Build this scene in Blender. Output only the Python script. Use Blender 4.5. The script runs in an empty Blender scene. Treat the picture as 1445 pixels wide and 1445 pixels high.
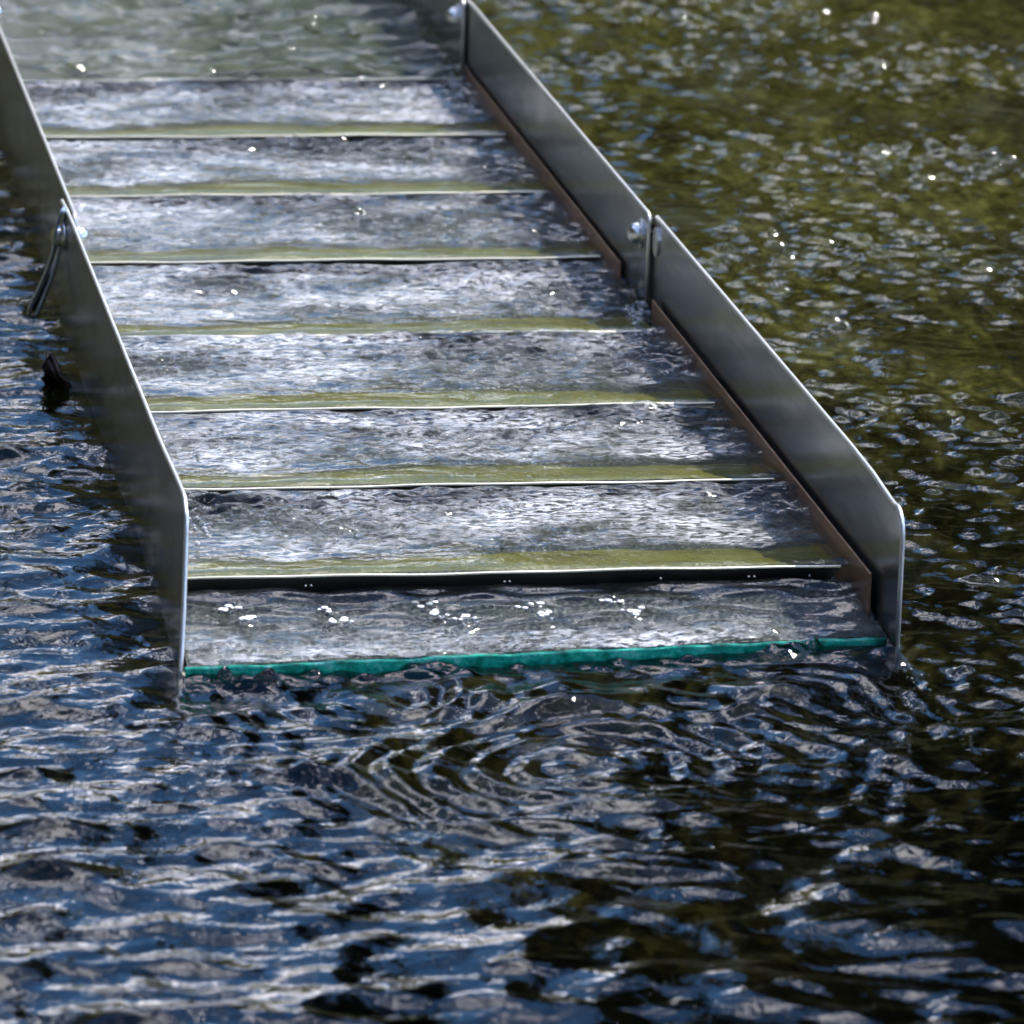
import bpy, bmesh, math, random
import numpy as np
from mathutils import Vector, Matrix
random.seed(7)
S = bpy.context.scene
COL = S.collection
R_ = math.radians

# ------------------------------------------------------------------ camera
cam = bpy.data.objects.new('camera', bpy.data.cameras.new('camera'))
COL.objects.link(cam)
right = Vector((0.98635447, -0.16246091, 0.02667052))
down = Vector((-0.01827261, -0.26902417, -0.96296008))
fwd = Vector((0.16361838, 0.94933263, -0.26832178))
M = Matrix((right, -down, -fwd)).transposed().to_4x4()
M.translation = Vector((-0.2108117, -1.8798572, 0.5861713))
cam.matrix_world = M
cam.data.sensor_width = 36
cam.data.lens = 8000 / 1445 * 36
cam.data.clip_start = 0.05
cam.data.clip_end = 2000
cam.data.dof.use_dof = True
cam.data.dof.focus_distance = 2.14
cam.data.dof.aperture_fstop = 30
S.camera = cam

# ------------------------------------------------------------------ light
SUN_EL, SUN_AZ = 54.0, 60.0          # azimuth measured from +y (upstream) towards +x
w = bpy.data.worlds.new('World'); S.world = w; w.use_nodes = True
nt = w.node_tree; nt.nodes.clear()
N = nt.nodes.new; L = nt.links.new
out = N('ShaderNodeOutputWorld'); bg = N('ShaderNodeBackground')
sky = N('ShaderNodeTexSky'); sky.sky_type = 'NISHITA'; sky.sun_disc = False
sky.sun_elevation = R_(SUN_EL); sky.sun_rotation = R_(SUN_AZ)
sky.air_density = 1.0; sky.dust_density = 0.2; sky.ozone_density = 4.0
bg.inputs['Strength'].default_value = 0.15
tc = N('ShaderNodeTexCoord'); mp = N('ShaderNodeMapping')
mp.inputs['Scale'].default_value = (1.0, 1.0, 2.4)
nz = N('ShaderNodeTexNoise'); nz.inputs['Scale'].default_value = 4.6
nz.inputs['Detail'].default_value = 5; nz.inputs['Roughness'].default_value = .55
cr = N('ShaderNodeValToRGB')
cr.color_ramp.elements[0].position = .595; cr.color_ramp.elements[0].color = (0, 0, 0, 1)
cr.color_ramp.elements[1].position = .635; cr.color_ramp.elements[1].color = (1, 1, 1, 1)
mx = N('ShaderNodeMix'); mx.data_type = 'RGBA'
mx.inputs[7].default_value = (30, 29.0, 31.0, 1)
L(tc.outputs['Generated'], mp.inputs[0]); L(mp.outputs[0], nz.inputs['Vector'])
vd = N('ShaderNodeVectorMath'); vd.operation = 'DISTANCE'
vd.inputs[1].default_value = (math.sin(R_(8)) * math.cos(R_(50)), math.cos(R_(8)) * math.cos(R_(50)), math.sin(R_(50)))
mr = N('ShaderNodeMapRange'); mr.inputs[1].default_value = 0; mr.inputs[2].default_value = .30; mr.inputs[3].default_value = .135; mr.inputs[4].default_value = 0
ad = N('ShaderNodeMath'); ad.operation = 'ADD'
L(tc.outputs['Generated'], vd.inputs[0]); L(vd.outputs['Value'], mr.inputs[0]); L(mr.outputs[0], ad.inputs[0]); L(nz.outputs['Fac'], ad.inputs[1])
L(ad.outputs[0], cr.inputs[0]); L(cr.outputs[0], mx.inputs[0])
hs = N('ShaderNodeHueSaturation'); hs.inputs['Saturation'].default_value = 1.2; hs.inputs['Value'].default_value = 1.15
L(sky.outputs[0], hs.inputs['Color']); L(hs.outputs[0], mx.inputs[6]); L(mx.outputs[2], bg.inputs[0]); L(bg.outputs[0], out.inputs[0])

sd = bpy.data.lights.new('sun', 'SUN'); sun = bpy.data.objects.new('sun', sd); COL.objects.link(sun)
sd.energy = 4.5; sd.angle = R_(.5); sd.color = (1, .95, .87)
sv = Vector((math.sin(R_(SUN_AZ)) * math.cos(R_(SUN_EL)), math.cos(R_(SUN_AZ)) * math.cos(R_(SUN_EL)), math.sin(R_(SUN_EL))))
sun.rotation_euler = sv.to_track_quat('Z', 'Y').to_euler()
S.view_settings.view_transform = 'Standard'; S.view_settings.look = 'None'
S.view_settings.exposure = 0.7; S.view_settings.gamma = 1
S.render.engine = 'CYCLES'
cy = S.cycles
cy.use_denoising = True
cy.max_bounces = 10; cy.transmission_bounces = 8; cy.transparent_max_bounces = 12
cy.caustics_refractive = False; cy.caustics_reflective = False
cy.sample_clamp_indirect = 6
cy.sample_clamp_direct = 0

# ------------------------------------------------------------------ helpers
def link(o, parent=None):
    COL.objects.link(o)
    if parent is not None: o.parent = parent
    return o
def tag(o, label=None, cat=None, group=None, kind=None):
    if label: o['label'] = label
    if cat: o['category'] = cat
    if group: o['group'] = group
    if kind: o['kind'] = kind
    return o
def mesh_obj(name, verts, faces, mat, parent=None, smooth=False):
    me = bpy.data.meshes.new(name); me.from_pydata([tuple(v) for v in verts], [], faces); me.validate()
    me.materials.append(mat)
    if smooth: me.polygons.foreach_set('use_smooth', [True] * len(me.polygons))
    return link(bpy.data.objects.new(name, me), parent)
def bm_obj(name, bm, mat, parent=None, smooth=False):
    me = bpy.data.meshes.new(name); bm.to_mesh(me); bm.free(); me.materials.append(mat)
    if smooth: me.polygons.foreach_set('use_smooth', [True] * len(me.polygons))
    return link(bpy.data.objects.new(name, me), parent)
def bevel(bm, w, seg=2):
    bmesh.ops.bevel(bm, geom=list(bm.edges), offset=w, segments=seg, profile=.5, affect='EDGES')
def box_bm(x0, x1, y0, y1, z0, z1, bv=0):
    bm = bmesh.new(); bmesh.ops.create_cube(bm, size=1)
    for v in bm.verts:
        v.co = Vector(((x0 + x1) / 2 + v.co.x * (x1 - x0), (y0 + y1) / 2 + v.co.y * (y1 - y0), (z0 + z1) / 2 + v.co.z * (z1 - z0)))
    if bv: bevel(bm, bv)
    return bm
def prism(poly, u0, u1):
    """polygon in the (s, z) plane extruded along u, edges softened"""
    bm = bmesh.new()
    a = [bm.verts.new((u0, p[0], p[1])) for p in poly]
    b = [bm.verts.new((u1, p[0], p[1])) for p in poly]
    n = len(poly)
    bm.faces.new(a); bm.faces.new(b[::-1])
    for i in range(n): bm.faces.new((a[i], b[i], b[(i + 1) % n], a[(i + 1) % n]))
    bmesh.ops.recalc_face_normals(bm, faces=bm.faces)
    bmesh.ops.bevel(bm, geom=[e for e in bm.edges if abs(e.verts[0].co.x - e.verts[1].co.x) < 1e-9], offset=.00025, segments=2, profile=.5, affect='EDGES')
    return bm
def tube(path, r, seg=10, squash=None):
    pts = [Vector(p) for p in path]; vs = []; fs = []
    rr = r if isinstance(r, (list, tuple)) else [r] * len(pts)
    up = Vector((1, 0, 0))
    for i, p in enumerate(pts):
        d = (pts[min(i + 1, len(pts) - 1)] - pts[max(i - 1, 0)]).normalized()
        a = up - d * up.dot(d)
        if a.length < .05: a = Vector((0, 1, 0)) - d * d.y
        a.normalize(); b = d.cross(a)
        for k in range(seg):
            t = 2 * math.pi * k / seg
            vs.append(p + (a * math.cos(t) + b * math.sin(t)) * rr[i])
    for i in range(len(pts) - 1):
        for k in range(seg):
            fs.append((i * seg + k, i * seg + (k + 1) % seg, (i + 1) * seg + (k + 1) % seg, (i + 1) * seg + k))
    fs.append(tuple(range(seg))[::-1]); fs.append(tuple((len(pts) - 1) * seg + k for k in range(seg)))
    return vs, fs

class MT:
    """tiny material builder"""
    def __init__(s, name):
        s.m = bpy.data.materials.new(name); s.m.use_nodes = True
        s.t = s.m.node_tree; s.t.nodes.clear()
        s.out = s.n('ShaderNodeOutputMaterial'); s.tc = s.n('ShaderNodeTexCoord')
    def n(s, k, **kw):
        x = s.t.nodes.new(k)
        for a, b in kw.items():
            if a in x.inputs.keys(): x.inputs[a].default_value = b
            else: setattr(x, a, b)
        return x
    def l(s, a, b): s.t.links.new(a, b)
    def noise(s, scale, detail=4, rough=.5, stretch=(1, 1, 1), dist=0):
        mp = s.n('ShaderNodeMapping'); mp.inputs['Scale'].default_value = stretch
        s.l(s.tc.outputs['Object'], mp.inputs[0])
        x = s.n('ShaderNodeTexNoise', Scale=scale, Detail=detail, Roughness=rough, Distortion=dist)
        s.l(mp.outputs[0], x.inputs['Vector']); return x.outputs['Fac']
    def ramp(s, fac, stops):
        r = s.n('ShaderNodeValToRGB'); e = r.color_ramp.elements
        while len(e) < len(stops): e.new(.5)
        for i, (p, c) in enumerate(stops):
            e[i].position = p
            if not isinstance(c, (tuple, list)): c = (c, c, c)
            e[i].color = (*c, 1)
        s.l(fac, r.inputs[0]); return r.outputs[0]
    def bump(s, h, strength, dist, normal=None):
        b = s.n('ShaderNodeBump', Strength=strength, Distance=dist); s.l(h, b.inputs['Height'])
        if normal: s.l(normal, b.inputs['Normal'])
        return b.outputs[0]
    def mix(s, fac, a, b):
        x = s.n('ShaderNodeMix', data_type='RGBA')
        for i, v in ((0, fac), (6, a), (7, b)):
            if isinstance(v, bpy.types.NodeSocket): s.l(v, x.inputs[i])
            elif isinstance(v, tuple): x.inputs[i].default_value = (*v, 1)
            else: x.inputs[i].default_value = v
        return x.outputs[2]
    def mathn(s, op, a, b=None):
        x = s.n('ShaderNodeMath', operation=op)
        for i, v in ((0, a), (1, b)):
            if v is None: continue
            if isinstance(v, bpy.types.NodeSocket): s.l(v, x.inputs[i])
            else: x.inputs[i].default_value = v
        return x.outputs[0]
    def bsdf(s, **kw):
        p = s.n('ShaderNodeBsdfPrincipled')
        for k, v in kw.items():
            k = k.replace('_', ' ')
            if isinstance(v, bpy.types.NodeSocket): s.l(v, p.inputs[k])
            else: p.inputs[k].default_value = (*v, 1) if isinstance(v, tuple) and len(v) == 3 else v
        s.l(p.outputs[0], s.out.inputs[0]); return p

# ------------------------------------------------------------------ materials
def metal(name, col, rough, streak=1.0, metallic=1.0, scum=False):
    m = MT(name)
    a = m.noise(60, 5, .6, (1, .35, 6)); b = m.noise(22, 4, .6, (1, 1, 1)); c = m.noise(900, 2, .5)
    k = m.ramp(a, [(.35, tuple(x * (1 - .25 * streak) for x in col)), (.7, col)])
    k2 = m.mix(m.ramp(b, [(.5, 0), (.72, .5 * streak)]), k, tuple(x * .55 for x in col))
    if scum:                     # mineral scum and dried drips above the waterline, fine scratches
        sp = m.n('ShaderNodeSeparateXYZ'); m.l(m.tc.outputs['Object'], sp.inputs[0])
        e = m.mathn('ADD', sp.outputs[2], m.mathn('MULTIPLY', m.noise(70, 4, .6, (1, 1, .3)), .020))
        k2 = m.mix(m.ramp(e, [(.025, .75), (.034, .10), (.036, .45), (.042, 0)]), k2, (.10, .09, .06))
        dr = m.noise(260, 3, .6, (1, 1, .06)); k2 = m.mix(m.ramp(dr, [(.60, 0), (.72, .45)]), k2, (.30, .30, .26))
        sc = m.noise(700, 2, .5, (1, .02, 1)); k2 = m.mix(m.ramp(sc, [(.66, 0), (.74, .4)]), k2, (.6, .6, .6))
    r = m.ramp(b, [(.3, rough), (.7, min(1, rough + .07))])
    m.bsdf(Base_Color=k2, Metallic=metallic, Roughness=r, Normal=m.bump(c, .12, .0004, m.bump(m.noise(9, 2), .35, .010)))
    return m.m
M_WALL = metal('galvanised_sheet', (.43, .43, .41), .20, 1.3, .88, True)
M_EDGE = metal('riffle_aluminium', (.66, .62, .50), .34, .7)
M_BOLT = metal('zinc_bolt', (.8, .8, .8), .22, .3)
M_RAIL = metal('stained_rail', (.50, .28, .17), .34, 1, .5)
M_DARKSTEEL = metal('wire_steel', (.62, .68, .74), .25, .5)

def mat_rubber():
    m = MT('mat')
    v = m.n('ShaderNodeTexVoronoi', Scale=420.0); m.l(m.tc.outputs['Object'], v.inputs['Vector'])
    a = m.noise(45, 4, .6)
    k = m.ramp(a, [(.3, (.06, .07, .068)), (.55, (.115, .125, .12)), (.75, (.19, .195, .18))])
    m.bsdf(Base_Color=k, Roughness=.45, Normal=m.bump(v.outputs['Distance'], .9, .0015)); return m.m
M_MAT = mat_rubber()
def mat_green():
    m = MT('green_edge')
    a = m.noise(110, 5, .7, (1, 1, 1.2)); k = m.ramp(a, [(.3, (.0, .055, .035)), (.42, (.0, .20, .13)), (.54, (.01, .42, .29)), (.68, (.22, .62, .52))])
    p = m.bsdf(Base_Color=k, Roughness=.18, Normal=m.bump(a, .4, .001))
    p.inputs['Subsurface Weight'].default_value = .3; p.inputs['Subsurface Radius'].default_value = (.002, .006, .005)
    return m.m
M_GREEN = mat_green()

def water_mat(name, tint, foam_glint=False, bump=(.25, .0006), bscale=220, stretch=(1, 1, 1), refr=.6):
    m = MT(name)
    n1 = m.noise(bscale, 3, .55, stretch, .6); n2 = m.noise(bscale * .37, 3, .5, stretch, .8)
    h = m.mathn('ADD', n1, m.mathn('MULTIPLY', n2, 2.0))
    nrm = m.bump(h, bump[0], bump[1])
    fr = m.n('ShaderNodeFresnel', IOR=1.333); m.l(nrm, fr.inputs['Normal'])
    gl = m.n('ShaderNodeBsdfGlossy', Roughness=.035); gl.inputs['Color'].default_value = (1, 1, 1, 1); m.l(nrm, gl.inputs['Normal'])
    tr = m.n('ShaderNodeBsdfTransparent'); tr.inputs['Color'].default_value = (*tint, 1)
    rf = m.n('ShaderNodeBsdfRefraction', IOR=1.333, Roughness=.02); rf.inputs['Color'].default_value = (*tint, 1); m.l(nrm, rf.inputs['Normal'])
    t2 = m.n('ShaderNodeMixShader'); t2.inputs[0].default_value = refr; m.l(tr.outputs[0], t2.inputs[1]); m.l(rf.outputs[0], t2.inputs[2])
    mxs = m.n('ShaderNodeMixShader'); m.l(fr.outputs[0], mxs.inputs[0]); m.l(t2.outputs[0], mxs.inputs[1]); m.l(gl.outputs[0], mxs.inputs[2])
    last = mxs.outputs[0]
    if foam_glint:
        at = m.n('ShaderNodeAttribute', attribute_name='foam_glint')
        f1 = m.noise(420, 4, .7, (.45, 1, 1), .8); f2 = m.noise(26, 4, .6, (.7, 1, 1), .5)
        f = m.mathn('MULTIPLY', m.ramp(f1, [(.44, .02), (.57, .95)]), m.ramp(f2, [(.38, .05), (.60, 1)]))
        f = m.mathn('MULTIPLY', m.mathn('MULTIPLY', f, at.outputs['Fac']), .75)
        d = m.n('ShaderNodeBsdfPrincipled', Roughness=.25); d.inputs['Base Color'].default_value = (.74, .76, .80, 1)
        m.l(m.bump(f1, .8, .0012), d.inputs['Normal'])
        m2 = m.n('ShaderNodeMixShader'); m.l(f, m2.inputs[0]); m.l(last, m2.inputs[1]); m.l(d.outputs[0], m2.inputs[2]); last = m2.outputs[0]
    m.l(last, m.out.inputs[0])
    return m.m
M_STREAM = water_mat('stream_water', (.78, .86, .80), bump=(.28, .0014), bscale=150, stretch=(.8, 1, 1))
M_SLUICEW = water_mat('sluice_water', (.92, .96, .95), foam_glint=True, bump=(.25, .0006), bscale=330)

# ------------------------------------------------------------------ numpy fields
rng = np.random.default_rng(11)
def field(nx, ny, step, lmin, lmax, ax=1.0, ay=1.0, seed=0):
    """random surface whose wavelengths (metres) lie between lmin and lmax; ax, ay > 1 stretch it"""
    r = np.random.default_rng(seed)
    f = np.fft.rfft2(r.standard_normal((ny, nx)))
    ky = np.fft.fftfreq(ny, step)[:, None] * ay; kx = np.fft.rfftfreq(nx, step)[None, :] * ax
    k = np.sqrt(kx ** 2 + ky ** 2)
    lo, hi = 1 / lmax, 1 / lmin
    kc = math.sqrt(lo * hi); s = math.log(hi / lo) / 2
    with np.errstate(divide='ignore'):
        g = np.exp(-.5 * (np.log(np.maximum(k, 1e-6) / kc) / s) ** 2) / np.maximum(k, 1e-3)
    g[0, 0] = 0
    h = np.fft.irfft2(f * g, s=(ny, nx))
    return h / h.std()
def sstep(a, b, x):
    t = np.clip((x - a) / (b - a), 0, 1); return t * t * (3 - 2 * t)
def grid_mesh(name, X, Y, Z, mat, parent=None, keep=None, attrs=None):
    ny, nx = Z.shape
    co = np.stack([X, Y, Z], -1).reshape(-1, 3).astype(np.float32)
    i = np.arange(ny * nx).reshape(ny, nx)
    q = np.stack([i[:-1, :-1], i[:-1, 1:], i[1:, 1:], i[1:, :-1]], -1).reshape(-1, 4)
    if keep is not None: q = q[keep.reshape(-1)]
    me = bpy.data.meshes.new(name)
    me.vertices.add(len(co)); me.vertices.foreach_set('co', co.ravel())
    me.loops.add(q.size); me.loops.foreach_set('vertex_index', q.ravel().astype(np.int32))
    me.polygons.add(len(q)); me.polygons.foreach_set('loop_start', np.arange(0, q.size, 4, dtype=np.int32))
    me.polygons.foreach_set('loop_total', np.full(len(q), 4, np.int32))
    me.polygons.foreach_set('use_smooth', np.ones(len(q), bool))
    me.update(calc_edges=True)
    for k, a in (attrs or {}).items():
        at = me.attributes.new(k, 'FLOAT', 'POINT'); at.data.foreach_set('value', a.ravel().astype(np.float32))
    me.materials.append(mat)
    return link(bpy.data.objects.new(name, me), parent)

# ------------------------------------------------------------------ stream water
WZ = .0021
STEP = .0015
x0, x1, y0, y1 = -.30, .90, -.62, 1.75
nx = int((x1 - x0) / STEP) + 1; ny = int((y1 - y0) / STEP) + 1
xs = x0 + np.arange(nx) * STEP; ys = y0 + np.arange(ny) * STEP
X, Y = np.meshgrid(xs, ys)
big = field(nx, ny, STEP, .040, .10, 1.7, 1.0, 1)        # long lazy ripples of the pool
mid = field(nx, ny, STEP, .016, .036, 1.6, 1.0, 2)
fine = field(nx, ny, STEP, .0080, .018, 1.5, 1.0, 3)     # riffled water beside the box
rightside = sstep(.22, .34, X - .12 * np.clip(-Y, 0, 1)) * sstep(-.25, .1, Y + .25 * X)
farness = sstep(-.1, .9, Y)
outfall = np.exp(-((X - .11) / .10) ** 2 - ((Y + .075) / .055) ** 2)
def crest(h, k=.5):
    e = np.exp(k * h); e -= e.mean(); return e / e.std()
big = crest(big, .15); mid = crest(mid, .3); fine = crest(fine, .35)
A_big = .0011 * (1 - .65 * rightside) * (1 - .3 * farness)
A_mid = .00048 * (1 - .2 * rightside) * (1 + .6 * outfall)
A_fine = .00012 + 0 * X + .00034 * rightside * (.55 + .45 * sstep(-.35, .1, Y)) + .00010 * outfall
A_fine = A_fine * np.clip(1 + .45 * field(nx, ny, STEP, .10, .35, 1.5, 1.0, 43), .25, 2)
Z = A_big * big + A_mid * mid + A_fine * fine
# rings spreading from the outfall
warp = field(nx, ny, STEP, .05, .16, 1.2, 1.0, 41)
def rings(cx, cy_, lam, amp, r0, r1, ph=0):
    r = np.hypot((X - cx), (Y - cy_)) + .0035 * warp; e = sstep(r0 * .3, r0, r) * (1 - sstep(r0, r1, r))
    th = np.arctan2(Y - cy_, X - cx)
    return amp * e * np.sin(2 * np.pi * r / lam + ph) * np.clip(.80 + .30 * np.sin(th * 2 + .6) + .4 * np.roll(warp, 300, 1), 0, 1.4)
Z += rings(.122, -.122, .0150, .00080, .02, .17)
Z += rings(.205, -.06, .0120, .00040, .02, .10, 2)
Z += rings(.060, -.05, .013, .00050, .015, .09, 1.)
lip = -.020 + .018 * (X / .25)
Z += (.0007 * np.abs(mid) + .0011 * np.abs(fine)) * np.exp(-((Y - lip + .005) / .007) ** 2) * (X > -.003) * (X < .252)
# oblique wakes off the left wall
for (ax_, ay_, ang, amp) in ((-.06, .03, 205, .0011), (-.05, .20, 200, .0009), (-.06, .34, 203, .0009), (-.09, -.30, 200, .0012), (-.07, .10, 212, .0007)):
    dx, dy = math.cos(R_(ang)), math.sin(R_(ang))
    t = (X - ax_) * dx + (Y - ay_) * dy; d = -(X - ax_) * dy + (Y - ay_) * dx
    Z += amp * np.exp(-(d / .0055) ** 2) * np.exp(-(t / .06) ** 2)
fade = sstep(0, .12, X - x0) * sstep(0, .12, x1 - X) * sstep(0, .15, Y - y0) * sstep(0, .25, y1 - Y)
Z = WZ + Z * fade
grid_mesh('water', X, Y, Z, M_STREAM); bpy.data.objects['water']['kind'] = 'structure'
# the stream beyond the detailed patch, one sheet with a matching opening
bm = bmesh.new()
ox0, ox1, oy0, oy1 = -3.2, 2.4, -8, 30
xx = [ox0, x0, xs[-1], ox1]; yy = [oy0, y0, ys[-1], oy1]
vg = [[bm.verts.new((a, b, WZ)) for a in xx] for b in yy]
for j in range(3):
    for i in range(3):
        if i == 1 and j == 1: continue
        bm.faces.new((vg[j][i], vg[j][i + 1], vg[j + 1][i + 1], vg[j + 1][i]))
tag(bm_obj('water', bm, M_STREAM), kind='structure')

# ------------------------------------------------------------------ stream bed and banks
def bed_mat():
    m = MT('stream_bed')
    v = m.n('ShaderNodeTexVoronoi', Scale=34.0, Randomness=1.0)
    mp = m.n('ShaderNodeMapping'); m.l(m.tc.outputs['Object'], mp.inputs[0]); m.l(mp.outputs[0], v.inputs['Vector'])
    sep = m.n('ShaderNodeSeparateColor'); m.l(v.outputs['Color'], sep.inputs[0])
    peb = m.ramp(sep.outputs[0], [(0, (.010, .008, .005)), (.3, (.04, .030, .014)), (.55, (.07, .065, .02)), (.75, (.06, .034, .02)), (1, (.26, .24, .19))])
    alg = m.noise(9, 5, .65); alg2 = m.noise(70, 4, .7)
    green = m.ramp(alg2, [(.42, (.010, .009, .004)), (.52, (.18, .15, .03)), (.62, (.58, .48, .15))])
    c = m.mix(m.ramp(alg, [(.38, .15), (.6, .85)]), peb, green)
    # pool floor darkened below the box, painting in the gloom of deep water
    sp = m.n('ShaderNodeSeparateXYZ'); m.l(m.tc.outputs['Object'], sp.inputs[0])
    q = m.mathn('ADD', m.mathn('ADD', sp.outputs[1], m.mathn('MULTIPLY', sp.outputs[0], -.45)), m.mathn('MULTIPLY', m.noise(3, 3), .7))
    deep_dark = m.ramp(q, [(.50, 1), (1.0, 0)])
    c = m.mix(deep_dark, c, (.003, .0025, .002))
    m.bsdf(Base_Color=c, Roughness=.9, Specular_IOR_Level=0.0, Normal=m.bump(v.outputs['Distance'], .6, -.02)); return m.m
M_BED = bed_mat()
bx = np.linspace(-4, 4, 321); by = np.linspace(-9, 31, 801)
BX, BY = np.meshgrid(bx, by)
bn = field(321, 801, .025, .12, .6, 1, .5, 9)
edge = sstep(1.9, 2.6, BX) + sstep(-2.6, -3.3, BX) * 1.0
depth = -.10 - .22 * (1 - sstep(-.1, 1.1, BY)) 
BZ = depth + .02 * bn + edge * .5 + .45 * sstep(2.35, 3.0, BY)
grid_mesh('streambed', BX, BY, BZ, M_BED); bpy.data.objects['streambed']['kind'] = 'structure'
def ground_mat():
    m = MT('ground'); a = m.noise(2, 5, .6)
    m.bsdf(Base_Color=m.ramp(a, [(.3, (.03, .04, .012)), (.7, (.10, .12, .035))]), Roughness=.9); return m.m
bm = bmesh.new()
xx = [-900, -3.9, 3.9, 900]; yy = [-900, -8.9, 30.9, 900]
vg = [[bm.verts.new((a, b, .28)) for a in xx] for b in yy]
for j in range(3):
    for i in range(3):
        if i == 1 and j == 1: continue
        bm.faces.new((vg[j][i], vg[j][i + 1], vg[j + 1][i + 1], vg[j + 1][i]))
tag(bm_obj('ground', bm, ground_mat()), kind='structure')

def leaf_mat(name, a, b, trans=.3):
    m = MT(name); oi = m.n('ShaderNodeNewGeometry')
    c = m.ramp(oi.outputs['Random Per Island'], [(0, a), (1, b)])
    p = m.bsdf(Base_Color=c, Roughness=.55)
    t = m.n('ShaderNodeBsdfTranslucent'); m.l(c, t.inputs[0])
    x = m.n('ShaderNodeMixShader'); x.inputs[0].default_value = trans
    m.l(p.outputs[0], x.inputs[1]); m.l(t.outputs[0], x.inputs[2]); m.l(x.outputs[0], m.out.inputs[0]); return m.m
def leaves(name, blobs, mat, seed):
    r = np.random.default_rng(seed); V = []; 
    for (cx, cy_, cz, rx, ry, rz, n, sz) in blobs:
        d = r.standard_normal((n, 3)); d /= np.linalg.norm(d, axis=1)[:, None]
        p = d * (r.random(n) ** .45)[:, None] * [rx, ry, rz] + [cx, cy_, cz]
        a = r.standard_normal((n, 3)); a /= np.linalg.norm(a, axis=1)[:, None]
        b = np.cross(a, r.standard_normal((n, 3))); b /= np.linalg.norm(b, axis=1)[:, None]
        s = sz * (.6 + .8 * r.random(n))[:, None]
        V.append(np.stack([p - a * s, p - b * s * .45, p + a * s, p + b * s * .45], 1))
    V = np.concatenate(V).reshape(-1, 3); n = len(V) // 4
    me = bpy.data.meshes.new(name); me.vertices.add(len(V)); me.vertices.foreach_set('co', V.astype(np.float32).ravel())
    me.loops.add(4 * n); me.loops.foreach_set('vertex_index', np.arange(4 * n, dtype=np.int32))
    me.polygons.add(n); me.polygons.foreach_set('loop_start', np.arange(0, 4 * n, 4, dtype=np.int32)); me.polygons.foreach_set('loop_total', np.full(n, 4, np.int32))
    me.update(calc_edges=True); me.materials.append(mat)
    return link(bpy.data.objects.new(name, me))
# bank vegetation beyond the frame: it is what the water mirrors
rr = random.Random(3)
blobs = []
for i in range(110):        # low growth along the upstream bank
    x = rr.uniform(-2.6, 1.0); y = rr.uniform(2.7, 3.6)
    h = rr.uniform(.16, .46) * (.62 if x > .7 else 1)
    blobs.append((x, y, .15 + h * .5, .22, .2, h, 260, .03))
tag(leaves('bank_growth', blobs, leaf_mat('bank_leaves', (.20, .18, .03), (.50, .45, .09), .6), 5), 'low olive growth along the upstream bank', kind='stuff')
blobs = []
for i in range(230):
    x = rr.uniform(1.2, 3.6); y = rr.uniform(4.0, 5.2)
    blobs.append((x, y, rr.uniform(.2, 2.5 if x < 1.6 else 3.7), .46, .4, .44, 520, .055))
for i in range(26):
    x = rr.uniform(-6, 1.2); y = rr.uniform(6, 9)
    blobs.append((x, y, rr.uniform(.3, 1.7), .7, .5, .5, 420, .07))
for i in range(90):  # taller unseen trees, added to darken what the left wall reflects
    x = rr.uniform(-7, -.5); y = rr.uniform(6, 8.5)
    blobs.append((x, y, rr.uniform(.5, 4.2), .7, .6, .6, 420, .08))
for i in range(110):        # unseen trees added on the left bank and behind the camera to cut skylight
    a = rr.uniform(0, 1)
    x, y = (rr.uniform(-3.9, -2.7), rr.uniform(-5, 4)) if a < .7 else (rr.uniform(-5, 4), rr.uniform(-9, -7))
    blobs.append((x, y, rr.uniform(.5, 3.6), .9, .9, .7, 420, .12))
tag(leaves('woods_and_screen', blobs, leaf_mat('woods_and_screen_leaves', (.016, .017, .005), (.070, .058, .018), .2), 6), 'dark woodland behind the upstream bank, with unseen trees added to cut skylight', kind='stuff')

# ------------------------------------------------------------------ the sluice box
box = link(bpy.data.objects.new('sluice_box', None))
tag(box, 'long metal sluice box with raised side walls and cross riffles standing in the stream', 'sluice box')
def arc(cx, cy_, r, a0, a1, n=6):
    return [(cx + r * math.cos(R_(a0 + (a1 - a0) * i / n)), cy_ + r * math.sin(R_(a0 + (a1 - a0) * i / n))) for i in range(n + 1)]
T = .0012
# front section
polyR = [(.485, -.06), (.485, .0530), (.462, .0545), (.452, .0573), (.071, .0573), (.036, .0566), (.008, .0548)] + arc(-.0032, .0460, .0092, 68, 180, 8)[0:] + [(-.0122, .030), (-.0118, -.06)]
polyL = [(.50, -.06), (.50, .0560), (.49, .0578), (.072, .0585), (.018, .0598)] + arc(.010, .0570, .0060, 80, 180, 8) + [(.0035, .052), (-.0195, -.005), (-.0195, -.06), (.10, -.06)]
bm_obj('side_wall', prism(polyR, .250, .250 + T), M_WALL, box)
bl = bmesh.new()               # the left wall's lower front corner is splayed outwards a little
def lw(c, z, t):
    zz = min(max((.052 - z) / .057, 0), 1)
    f0 = .0035 - .023 * zz
    sx_ = f0 + (.50 - f0) * c
    return (-T * t - .0045 * zz * max(0, 1 - (sx_ + .02) / .16) ** 2, sx_, z)
NC, NR = 90, 16
def ztop(c):
    q = .0035 + .4965 * c
    return .0578 + .0018 * sstep(.10, .02, q) - .0045 * (1 - sstep(.0, .0085, q - .0035)) - .0016 * sstep(.47, .50, q)
cols = []
for t in (0, 1):
    cols.append([[bl.verts.new(lw((c / NC) ** 1.6, -.06 + (float(ztop((c / NC) ** 1.6)) + .06) * r / NR, t)) for r in range(NR + 1)] for c in range(NC + 1)])
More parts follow.
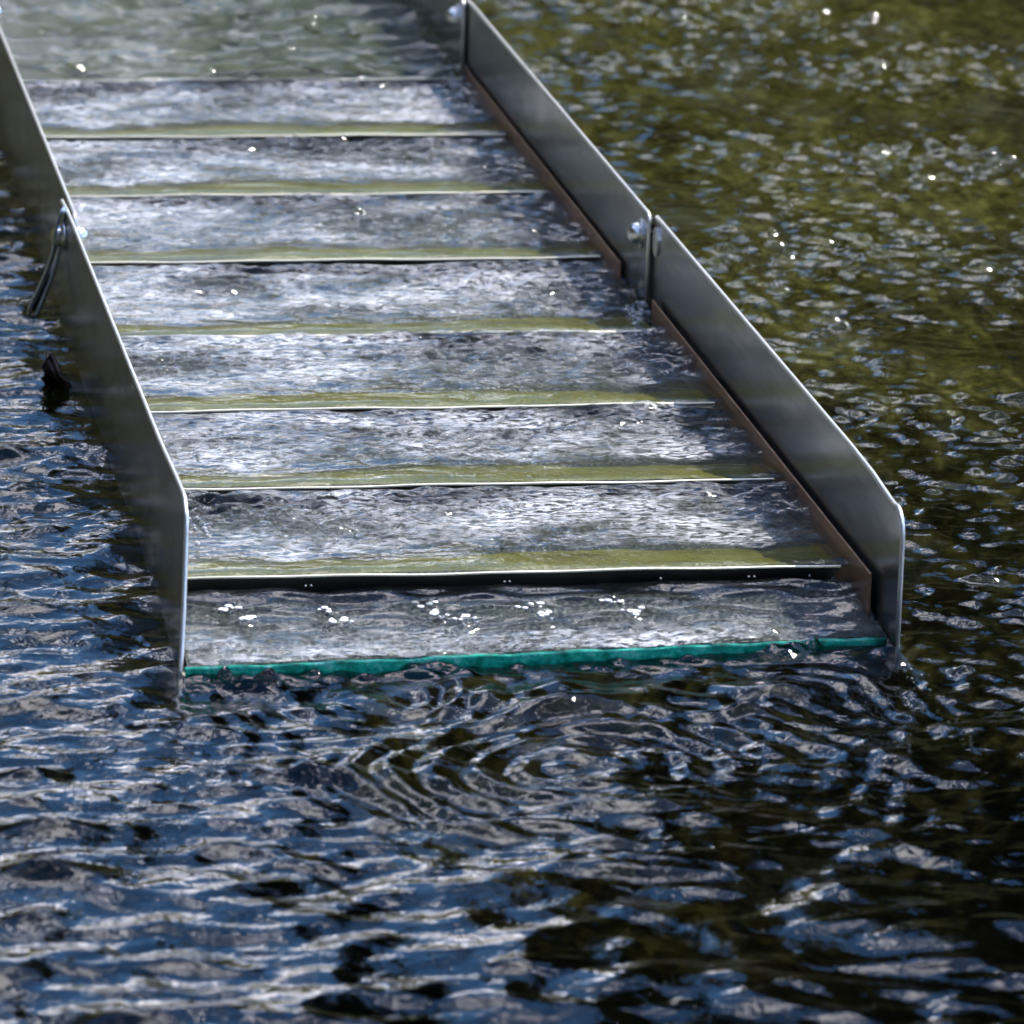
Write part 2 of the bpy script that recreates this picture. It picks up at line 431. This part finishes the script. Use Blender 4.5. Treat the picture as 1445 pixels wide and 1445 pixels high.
for t in (0, 1):
    for c in range(NC):
        for r in range(NR):
            q = (cols[t][c][r], cols[t][c + 1][r], cols[t][c + 1][r + 1], cols[t][c][r + 1]); bl.faces.new(q if t == 0 else q[::-1])
for c in range(NC):
    for r in (0, NR): bl.faces.new((cols[0][c][r], cols[0][c + 1][r], cols[1][c + 1][r], cols[1][c][r]))
for r in range(NR):
    for c in (0, NC): bl.faces.new((cols[0][c][r], cols[0][c][r + 1], cols[1][c][r + 1], cols[1][c][r]))
bmesh.ops.recalc_face_normals(bl, faces=bl.faces)
bm_obj('side_wall', bl, M_WALL, box)
M_RIM = metal('bright_rim', (.75, .75, .74), .38, .3, .85)
def rim(path, u):
    v, f_ = tube([(u, a, b) for a, b in path], .00088, 8)
    mesh_obj('rim', v, f_, M_RIM, box, True)
rim(polyR[3:-1] + [(-.0118, -.006)], .250 + T / 2)
pt = []
for c in range(60, -1, -1):
    cc = (c / 60) ** 1.6; pt.append(lw(cc, float(ztop(cc)), .5))
for k in range(1, 13): pt.append(lw(0, .0533 - .0583 * k / 12, .5))
v, f_ = tube(pt, .00088, 8)
mesh_obj('rim', v, f_, M_RIM, box, True)
def wall_poly(sa, sb, z1, zb=-.02, r=.004):
    return [(sb, zb), (sb, z1), ] + arc(sa + r, z1 - r, r, 90, 180, 6) + [(sa, zb)]
for (sa, sb, k) in ((.455, 1.02, 1), (.955, 1.75, 2)):
    o = .0026 * k
    zt = .0578 - .0002 * k
    rim(wall_poly(sa, sb, zt, .014)[1:], .250 - o + T / 2); rim(wall_poly(sa + .01, sb, zt, .014)[1:], o - T / 2)
    bm_obj('side_wall', prism(wall_poly(sa, sb, zt, -.03), .250 - o, .250 - o + T), M_WALL, box)
    bm_obj('side_wall', prism(wall_poly(sa + .01, sb, zt, -.03), o - T, o), M_WALL, box)
def chute_mat():
    m = MT('chute_sheet'); a = m.noise(14, 5, .6, (1, 1, 1)); sp = m.n('ShaderNodeSeparateXYZ'); m.l(m.tc.outputs['Object'], sp.inputs[0])
    f = m.mathn('ADD', m.mathn('MULTIPLY', sp.outputs[0], 3.0), m.mathn('MULTIPLY', a, 1.3))
    m.bsdf(Base_Color=m.ramp(f, [(.75, (.24, .24, .22)), (1.0, (.10, .11, .04)), (1.2, (.045, .055, .018))]), Roughness=.5); return m.m  # dark olive towards the right is a reflection painted into the floor
# floor pans
def pan(y0_, y1_, z): return box_bm(.0005, .2495, y0_, y1_, z - .0012, z, .0003)
bm_obj('pan', pan(.03, .50, .0015), M_WALL, box)
bm_obj('pan', box_bm(.004, .246, .46, 1.0, .0024, .0036), M_WALL, box)
bm_obj('pan', box_bm(.0065, .2435, .96, 1.75, .0125, .0140), chute_mat(), box)
# mat with its green cut edge
ytL, ytR = -.020, -.002
bm = bmesh.new(); rows = []
for (y_l, y_r, x_l, x_r) in ((ytL + .0014, ytR + .0014, -.0022, .2495), (.03, .03, -.0002, .2495), (.08, .08, .0008, .2492), (.44, .44, .0008, .2492), (.47, .47, .0042, .2458), (.94, .94, .0042, .2458)):
    rows.append([bm.verts.new(p) for p in ((x_l, y_l, .0020), (x_r, y_r, .0020), (x_r, y_r, .0068), (x_l, y_l, .0068))])
for a_, b_ in zip(rows, rows[1:]):
    for k in range(4): bm.faces.new((a_[k], a_[(k + 1) % 4], b_[(k + 1) % 4], b_[k]))
bm.faces.new(rows[0][::-1]); bm.faces.new(rows[-1])
bmesh.ops.recalc_face_normals(bm, faces=bm.faces)
bm_obj('mat', bm, M_MAT, box)
# green edging strip along the front of the mat
n = 120; vs = []; fs = []
for i in range(n + 1):
    t = i / n; x = -.0030 + t * .2522; y = ytL + (ytR - ytL) * t
    zz = .0066 + .0002 * math.sin(t * 37) + .00015 * math.sin(t * 91 + 1)
    vs += [(x, y + .0013, zz), (x, y + .0001, zz - .0003), (x, y, zz - .0009), (x, y - .0002, .0012), (x, y + .0002, -.0012), (x, y + .0013, -.0012)]
for i in range(n):
    for k in range(5): fs.append((i * 6 + k, i * 6 + k + 1, (i + 1) * 6 + k + 1, (i + 1) * 6 + k))
mesh_obj('mat_edge', vs, fs, M_GREEN, box, True)
# tray rails
def rail(sa, sb, z0, z1, u, sgn):
    poly = [(sb, z0), (sb, z1), (sa, z1), (sa, z0)]
    return prism(poly, u, u + .0009)
for u in (.2472, .0020):
    bm_obj('side_rail', rail(.020 if u > .1 else .055, .440, .0065, .0238, u, 1), M_RAIL, box)
for u in (.2450, .0042):
    bm_obj('side_rail', rail(.505, 1.0, .0065, .0250, u, 1), M_RAIL, box)
# riffles: a slanted strip with a rolled, bright top lip
RS = [.047, .164, .280, .406, .539, .673, .802, .936]
RZ = [.0195, .0200, .0200, .0190, .0200, .0200, .0206, .0215]
for i, (s, z) in enumerate(zip(RS, RZ)):
    xa, xb = .0045, .2428
    vs = []; fs = []; n = 60
    prof = [(.0205, -.0125), (.0012, -.0016), (-.0002, -.0008), (-.0001, -.0003), (.0004, .0000), (.0012, -.0003), (.0022, -.0012), (.0217, -.0125)]
    for k in range(n + 1):
        x = xa + (xb - xa) * k / n
        wob = .00018 * math.sin(x * 47 + i * 2.1) + .00012 * math.sin(x * 121 + i)
        for (dy, dz) in prof: vs.append((x, s + dy + wob * .5, z + dz + wob))
    m_ = len(prof)
    for k in range(n):
        for j in range(m_): fs.append((k * m_ + j, (k + 1) * m_ + j, (k + 1) * m_ + (j + 1) % m_, k * m_ + (j + 1) % m_))
    fs.append(tuple(range(m_))); fs.append(tuple(n * m_ + j for j in range(m_))[::-1])
    o = mesh_obj('riffle', vs, fs, M_EDGE, box, False)
    o['group'] = 'riffles across the sluice box'

# olive strips behind each riffle: tree reflection in the water, put in as colour
def reflection_mat():
    m = MT('olive_reflection'); a = m.noise(90, 5, .65, (.35, 1, 1))
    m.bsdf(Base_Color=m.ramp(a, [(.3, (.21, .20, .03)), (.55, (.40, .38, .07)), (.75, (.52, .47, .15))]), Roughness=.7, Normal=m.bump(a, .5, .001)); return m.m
M_REFL = reflection_mat(); ar = random.Random(5)
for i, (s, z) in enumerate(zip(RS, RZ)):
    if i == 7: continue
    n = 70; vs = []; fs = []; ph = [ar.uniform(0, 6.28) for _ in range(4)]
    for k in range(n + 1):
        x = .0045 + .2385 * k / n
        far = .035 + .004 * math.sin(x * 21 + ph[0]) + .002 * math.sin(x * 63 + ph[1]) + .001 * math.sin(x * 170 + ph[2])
        for t in (0, .25, .5, .8, 1):      # laid over the sloping back of the riffle and on the mat behind it
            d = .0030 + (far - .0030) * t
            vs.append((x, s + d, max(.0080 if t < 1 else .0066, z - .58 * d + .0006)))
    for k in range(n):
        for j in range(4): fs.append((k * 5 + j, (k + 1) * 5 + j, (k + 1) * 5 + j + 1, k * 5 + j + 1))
    mesh_obj('reflection_strip', vs, fs, M_REFL, box, True)

# bolts
def lathe(profile, axis_o, axis_d, seg=20):
    d = Vector(axis_d).normalized(); a = d.orthogonal().normalized(); b = d.cross(a); vs = []; fs = []
    for (t, r) in profile:
        for k in range(seg):
            q = 2 * math.pi * k / seg; vs.append(Vector(axis_o) + d * t + (a * math.cos(q) + b * math.sin(q)) * r)
    for i in range(len(profile) - 1):
        for k in range(seg): fs.append((i * seg + k, i * seg + (k + 1) % seg, (i + 1) * seg + (k + 1) % seg, (i + 1) * seg + k))
    fs.append(tuple(range(seg))[::-1]); fs.append(tuple((len(profile) - 1) * seg + k for k in range(seg)))
    return vs, fs
def bolt(uin, uout, s, z, inward, parts=('head', 'nut')):
    v, f_ = lathe([(-.0005, .0014), (abs(uout - uin) + .0005, .0014)], (uin, s, z), (1 if uout > uin else -1, 0, 0))
    b = mesh_obj('bolt', v, f_, M_BOLT, box, True)
    dome = [(0, .0048), (.0018, .0048), (.0036, .0044), (.0050, .0034), (.0058, .0020), (.0061, .0004)]
    v, f_ = lathe(dome, (uin, s, z), (inward, 0, 0)); mesh_obj('bolt_head', v, f_, M_BOLT, b, True)
    v, f_ = lathe([(0, .0060), (.0012, .0060), (.0014, .0052), (.0034, .0050), (.0050, .0040), (.0060, .0024), (.0063, .0006)], (uout, s, z), (-inward, 0, 0), 18); mesh_obj('nut', v, f_, M_BOLT, b, True)
    v, f_ = lathe([(0, .0066), (.0007, .0066)], (uin, s, z), (inward, 0, 0)); mesh_obj('washer_disc', v, f_, M_BOLT, b)
    return b
bolt(.2474, .2513, .470, .0462, -1)
bolt(.2448, .2500, .972, .0465, -1)
bolt(.0027, -.0013, .474, .0462, 1)
bolt(.0053, .0, .985, .0465, 1)
# bright metal disc between the overlapping right walls
v, f_ = lathe([(0, .0062), (.0008, .0062)], (.2499, .447, .0475), (-1, 0, 0), 28); mesh_obj('washer_disc', v, f_, M_BOLT, box)

# swinging wire latch on the outer left wall
lp = [(-.0020, .470, .0600), (-.0040, .470, .0575), (-.0058, .470, .0500), (-.0066, .472, .0400), (-.0092, .474, .0310), (-.0128, .476, .0220), (-.0160, .477, .0150),
      (-.0166, .477, .0120), (-.0150, .477, .0105), (-.0128, .477, .0125), (-.0100, .476, .0200), (-.0074, .476, .0270), (-.0050, .476, .0350), (-.0028, .476, .0440), (-.0020, .474, .0540), (-.0018, .472, .0590)]
v, f_ = tube(lp, [.0008] * 3 + [.0011] * 10 + [.0008] * 3, 10); la = mesh_obj('latch', v, f_, M_DARKSTEEL, box, True)
v, f_ = tube([(-.0062, .476, .0330), (-.0088, .477, .0270), (-.0120, .478, .0200), (-.0146, .478, .0140)], [.0006, .0016, .0016, .0010], 10); mesh_obj('latch_grip', v, f_, metal('dark_grip', (.12, .13, .15), .3), la, True)

# ------------------------------------------------------------------ water running through the box
st = .0010
sx0, sx1, sy0, sy1 = -.0012, .2492, -.021, 1.30
snx = int((sx1 - sx0) / st) + 1; sny = int((sy1 - sy0) / st) + 1
sx = sx0 + np.arange(snx) * st; sy = sy0 + np.arange(sny) * st
SX, SY = np.meshgrid(sx, sy)
chop = field(snx, sny, st, .0042, .010, 2.4, 1.0, 21)
chop2 = field(snx, sny, st, .009, .026, 2.8, 1.0, 22)
patch = field(snx, sny, st, .05, .16, 1.6, 1.0, 27)
PF = np.clip(.75 + .45 * patch, .2, 1.5)
swell = field(snx, sny, st, .03, .09, 2.5, 1.0, 23)
H = np.zeros_like(SX); TUR = np.zeros_like(SX)
bandw = field(snx, sny, st, .05, .15, .6, 1, 24)[0]           # crest bands wander across the box
for k in range(len(RS)):
    s0_, z0_ = RS[k], RZ[k]; s1_ = RS[k + 1] if k + 1 < len(RS) else 1.6
    bw = .031 + .004 * bandw[None, :] + (.003 if k in (1, 2) else 0)
    sel = (SY >= s0_) & (SY < s1_)
    up = sstep(0, 1, 1 - (SY - s0_) / bw)                    # rises onto the lip
    base = z0_ - .0032
    h = base + .0024 + (.0018) * up - .0012 * np.exp(-((SY - s0_) / .0035) ** 2)
    if k == len(RS) - 1: h = z0_ + .0010 + 0 * SY + .004 * sstep(.95, 1.3, SY)
    tur = sstep(.95, 1.2, (SY - s0_) / bw)
    if k == len(RS) - 1: tur = np.zeros_like(SY) + .05
    H = np.where(sel, h, H); TUR = np.where(sel, tur, TUR)
sel = SY < RS[0]
fr_ = ytL + (ytR - ytL) * (SX / .25)
H = np.where(sel, .0084 + .0062 * sstep(.012, .046, SY) - .0010 * np.exp(-((SY - fr_) / .003) ** 2), H)
TUR = np.where(sel, 1 - .96 * sstep(.010, .018, SY + .002 * bandw[None, :]), TUR)
smooth_up = np.where(SY > RS[-1], 1., 0.)
Z2 = H + TUR * PF * (.00042 * chop + .00056 * chop2) + (1 - TUR) * (.00003 * chop + .00010 * chop2) + .0002 * swell
Z2 += smooth_up * (.0022 * swell + .0011 * chop2)
Z2 = np.where(SY < RS[0], Z2 - TUR * .0001 * chop2 + (1 - TUR) * .00055 * chop2, Z2)
# standing V-waves behind the last riffle
for (cx, cy_) in ((.018, .030), (.052, .026), (.088, .030), (.124, .025), (.155, .030), (.022, .018), (.056, .014), (.092, .019), (.100, .013), (.128, .015), (.160, .017)):
    dx = SX - cx; dy = SY - cy_
    Z2 += (.0016 * np.exp(-(dx / .0030) ** 2 - (dy / .0028) ** 2)) + .0009 * np.exp(-((dy - .15 * abs(dx)) / .0016) ** 2) * np.exp(-(dx / .02) ** 2)
# mound where the flow piles against the seam of the right wall
Z2 += .004 * np.exp(-((SX - .2425) / .004) ** 2 - ((SY - .446) / .006) ** 2)
foam_glint = np.clip(TUR, 0, 1) * np.clip(.78 - .35 * patch, .1, 1) * (1 - .75 * sstep(.220, .236, SX + .004 * chop2))
foam_glint = np.where(SY > RS[-1], np.clip(.35 * patch + .05, 0, .55) * (1 - sstep(.12, .2, SX)), foam_glint)  # pale streaks left of the chute, cloud reflection put in as white
# cut: nothing in front of the mat edge, and a slit in front of every lip
cy0 = (SY[:-1, :-1] + SY[1:, 1:]) / 2; cx0 = (SX[:-1, :-1] + SX[1:, 1:]) / 2
keep = (cx0 > .0058) | (cy0 < .95)
keep &= (cx0 > .0032) | (cy0 < .45)
keep &= (cx0 < .2440) | (cy0 < .95)
keep &= (cx0 < .2466) | (cy0 < .45)
keep &= (cx0 > .0006) | (cy0 < .03)
keep &= cy0 > (ytL + (ytR - ytL) * (cx0 / .25)) + .0006
for k, s in enumerate(RS):
    if k in (3, 7): continue
    keep &= ~((cy0 > s - .0010) & (cy0 < s + .0010 + .0005 * np.sin(cx0 * 90 + k * 2)))
grid_mesh('sluice_water', SX, SY, Z2, M_SLUICEW, None, keep, {'foam_glint': foam_glint}); bpy.data.objects['sluice_water']['kind'] = 'structure'

# ------------------------------------------------------------------ drops thrown up by the flow
def drops(name, pts, mat):
    bm = bmesh.new()
    for (x, y, z, r) in pts:
        g = bmesh.ops.create_icosphere(bm, subdivisions=2, radius=r, matrix=Matrix.Translation((x, y, z)))
    return bm_obj(name, bm, mat, None, True)
dm = MT('drop_water'); dm.bsdf(Base_Color=(.95, .97, 1.0), Roughness=.03, IOR=1.333, Transmission_Weight=.6)
rr = random.Random(12); pts = [(.2440, .444, .0200, .0024), (.2425, .438, .0190, .0015), (.2450, .436, .0190, .0012), (.2435, .950, .0240, .0016), (.2415, .944, .0235, .0013)]
for i in range(46):
    s = rr.uniform(.395, .450); pts.append((.2395 + rr.gauss(0, .0020) - (.45 - s) * .06, s, .0185 + rr.random() * .0015, rr.uniform(.0004, .0011)))
for i in range(46):
    s = rr.uniform(.850, .945); pts.append((.2385 + rr.gauss(0, .0022) - (.945 - s) * .05, s, .0205 + rr.random() * .0015, rr.uniform(.0005, .0014)))
for i in range(40):
    s = rr.uniform(.085, .155); pts.append((.0075 + abs(rr.gauss(0, .005)), s, .0185 + rr.random() * .002, rr.uniform(.0004, .0012)))
for i in range(26):
    pts.append((.2535 + rr.gauss(0, .0022), -.012 - rr.random() * .10, -.001 + rr.random() * .001, rr.uniform(.0003, .0008)))
for x in (.047, .0490, .119, .1208, .176, .2085, .2105, .2310):
    pts.append((x, .0455, .0160, .00045))
for (cx, cy_) in ((.018, .030), (.052, .026), (.088, .030), (.124, .025), (.155, .030), (.022, .018), (.056, .014), (.092, .019), (.100, .013), (.128, .015), (.160, .017)):
    for q in range(4): pts.append((cx + rr.gauss(0, .0018), cy_ + rr.gauss(0, .001), .0108 + rr.random() * .0006, rr.uniform(.0004, .0009)))
tag(drops('water_drops', pts, dm.m), 'bright drops of splashing water in the sluice box', kind='stuff')

fm = MT('glint_white'); fm.bsdf(Base_Color=(.92, .93, .95), Roughness=.25, Normal=fm.bump(fm.noise(900, 2), .5, .0004))  # white beads modelled in place of sun glints below the last riffle
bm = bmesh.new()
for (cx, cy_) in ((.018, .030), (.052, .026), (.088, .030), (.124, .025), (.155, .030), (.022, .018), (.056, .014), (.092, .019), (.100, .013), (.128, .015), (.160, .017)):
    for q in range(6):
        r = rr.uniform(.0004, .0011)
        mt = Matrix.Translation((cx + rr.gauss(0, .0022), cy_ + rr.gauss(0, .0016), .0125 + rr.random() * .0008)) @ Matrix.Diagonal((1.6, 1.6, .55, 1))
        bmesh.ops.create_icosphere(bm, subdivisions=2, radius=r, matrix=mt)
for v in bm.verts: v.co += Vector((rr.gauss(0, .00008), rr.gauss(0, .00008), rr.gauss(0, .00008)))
tag(bm_obj('foam_glint', bm, fm.m, None, True), 'white beads painted as sun glints where the flow drops off the last riffle', kind='stuff')

# ------------------------------------------------------------------ dark brown clump standing beside the left wall
def clump():
    m = MT('clump_brown'); m.bsdf(Base_Color=m.ramp(m.noise(300, 3), [(.3, (.03, .016, .016)), (.7, (.11, .06, .05))]), Roughness=.3)
    vs = []; fs = []; nu, nv = 18, 10
    for j in range(nv + 1):
        for i in range(nu + 1):
            u = i / nu; v = j / nv * 2 - 1
            wd = .0056 * (1 - .35 * u) * min(1, (1.02 - u) * 5) * (1 + .22 * math.sin(u * 15) + .1 * math.sin(u * 31 + v * 4))
            x = v * wd; z = u * .024; y = .004 * math.cos(v * 2.6) + .004 * math.sin(u * 7 + v) + .0012 * math.sin(v * 9 + u * 5)
            vs.append((-.0135 + x + .002 * math.sin(u * 5), .392 + y, -.008 + z))
    for j in range(nv):
        for i in range(nu): a = j * (nu + 1) + i; fs.append((a, a + 1, a + nu + 2, a + nu + 1))
    o = mesh_obj('dark_clump', vs, fs, m.m, None, True)
    md = o.modifiers.new('thick', 'SOLIDIFY'); md.thickness = .0006
    return o
tag(clump(), 'dark brown clump sticking up in the stream beside the outer left wall', 'clump')
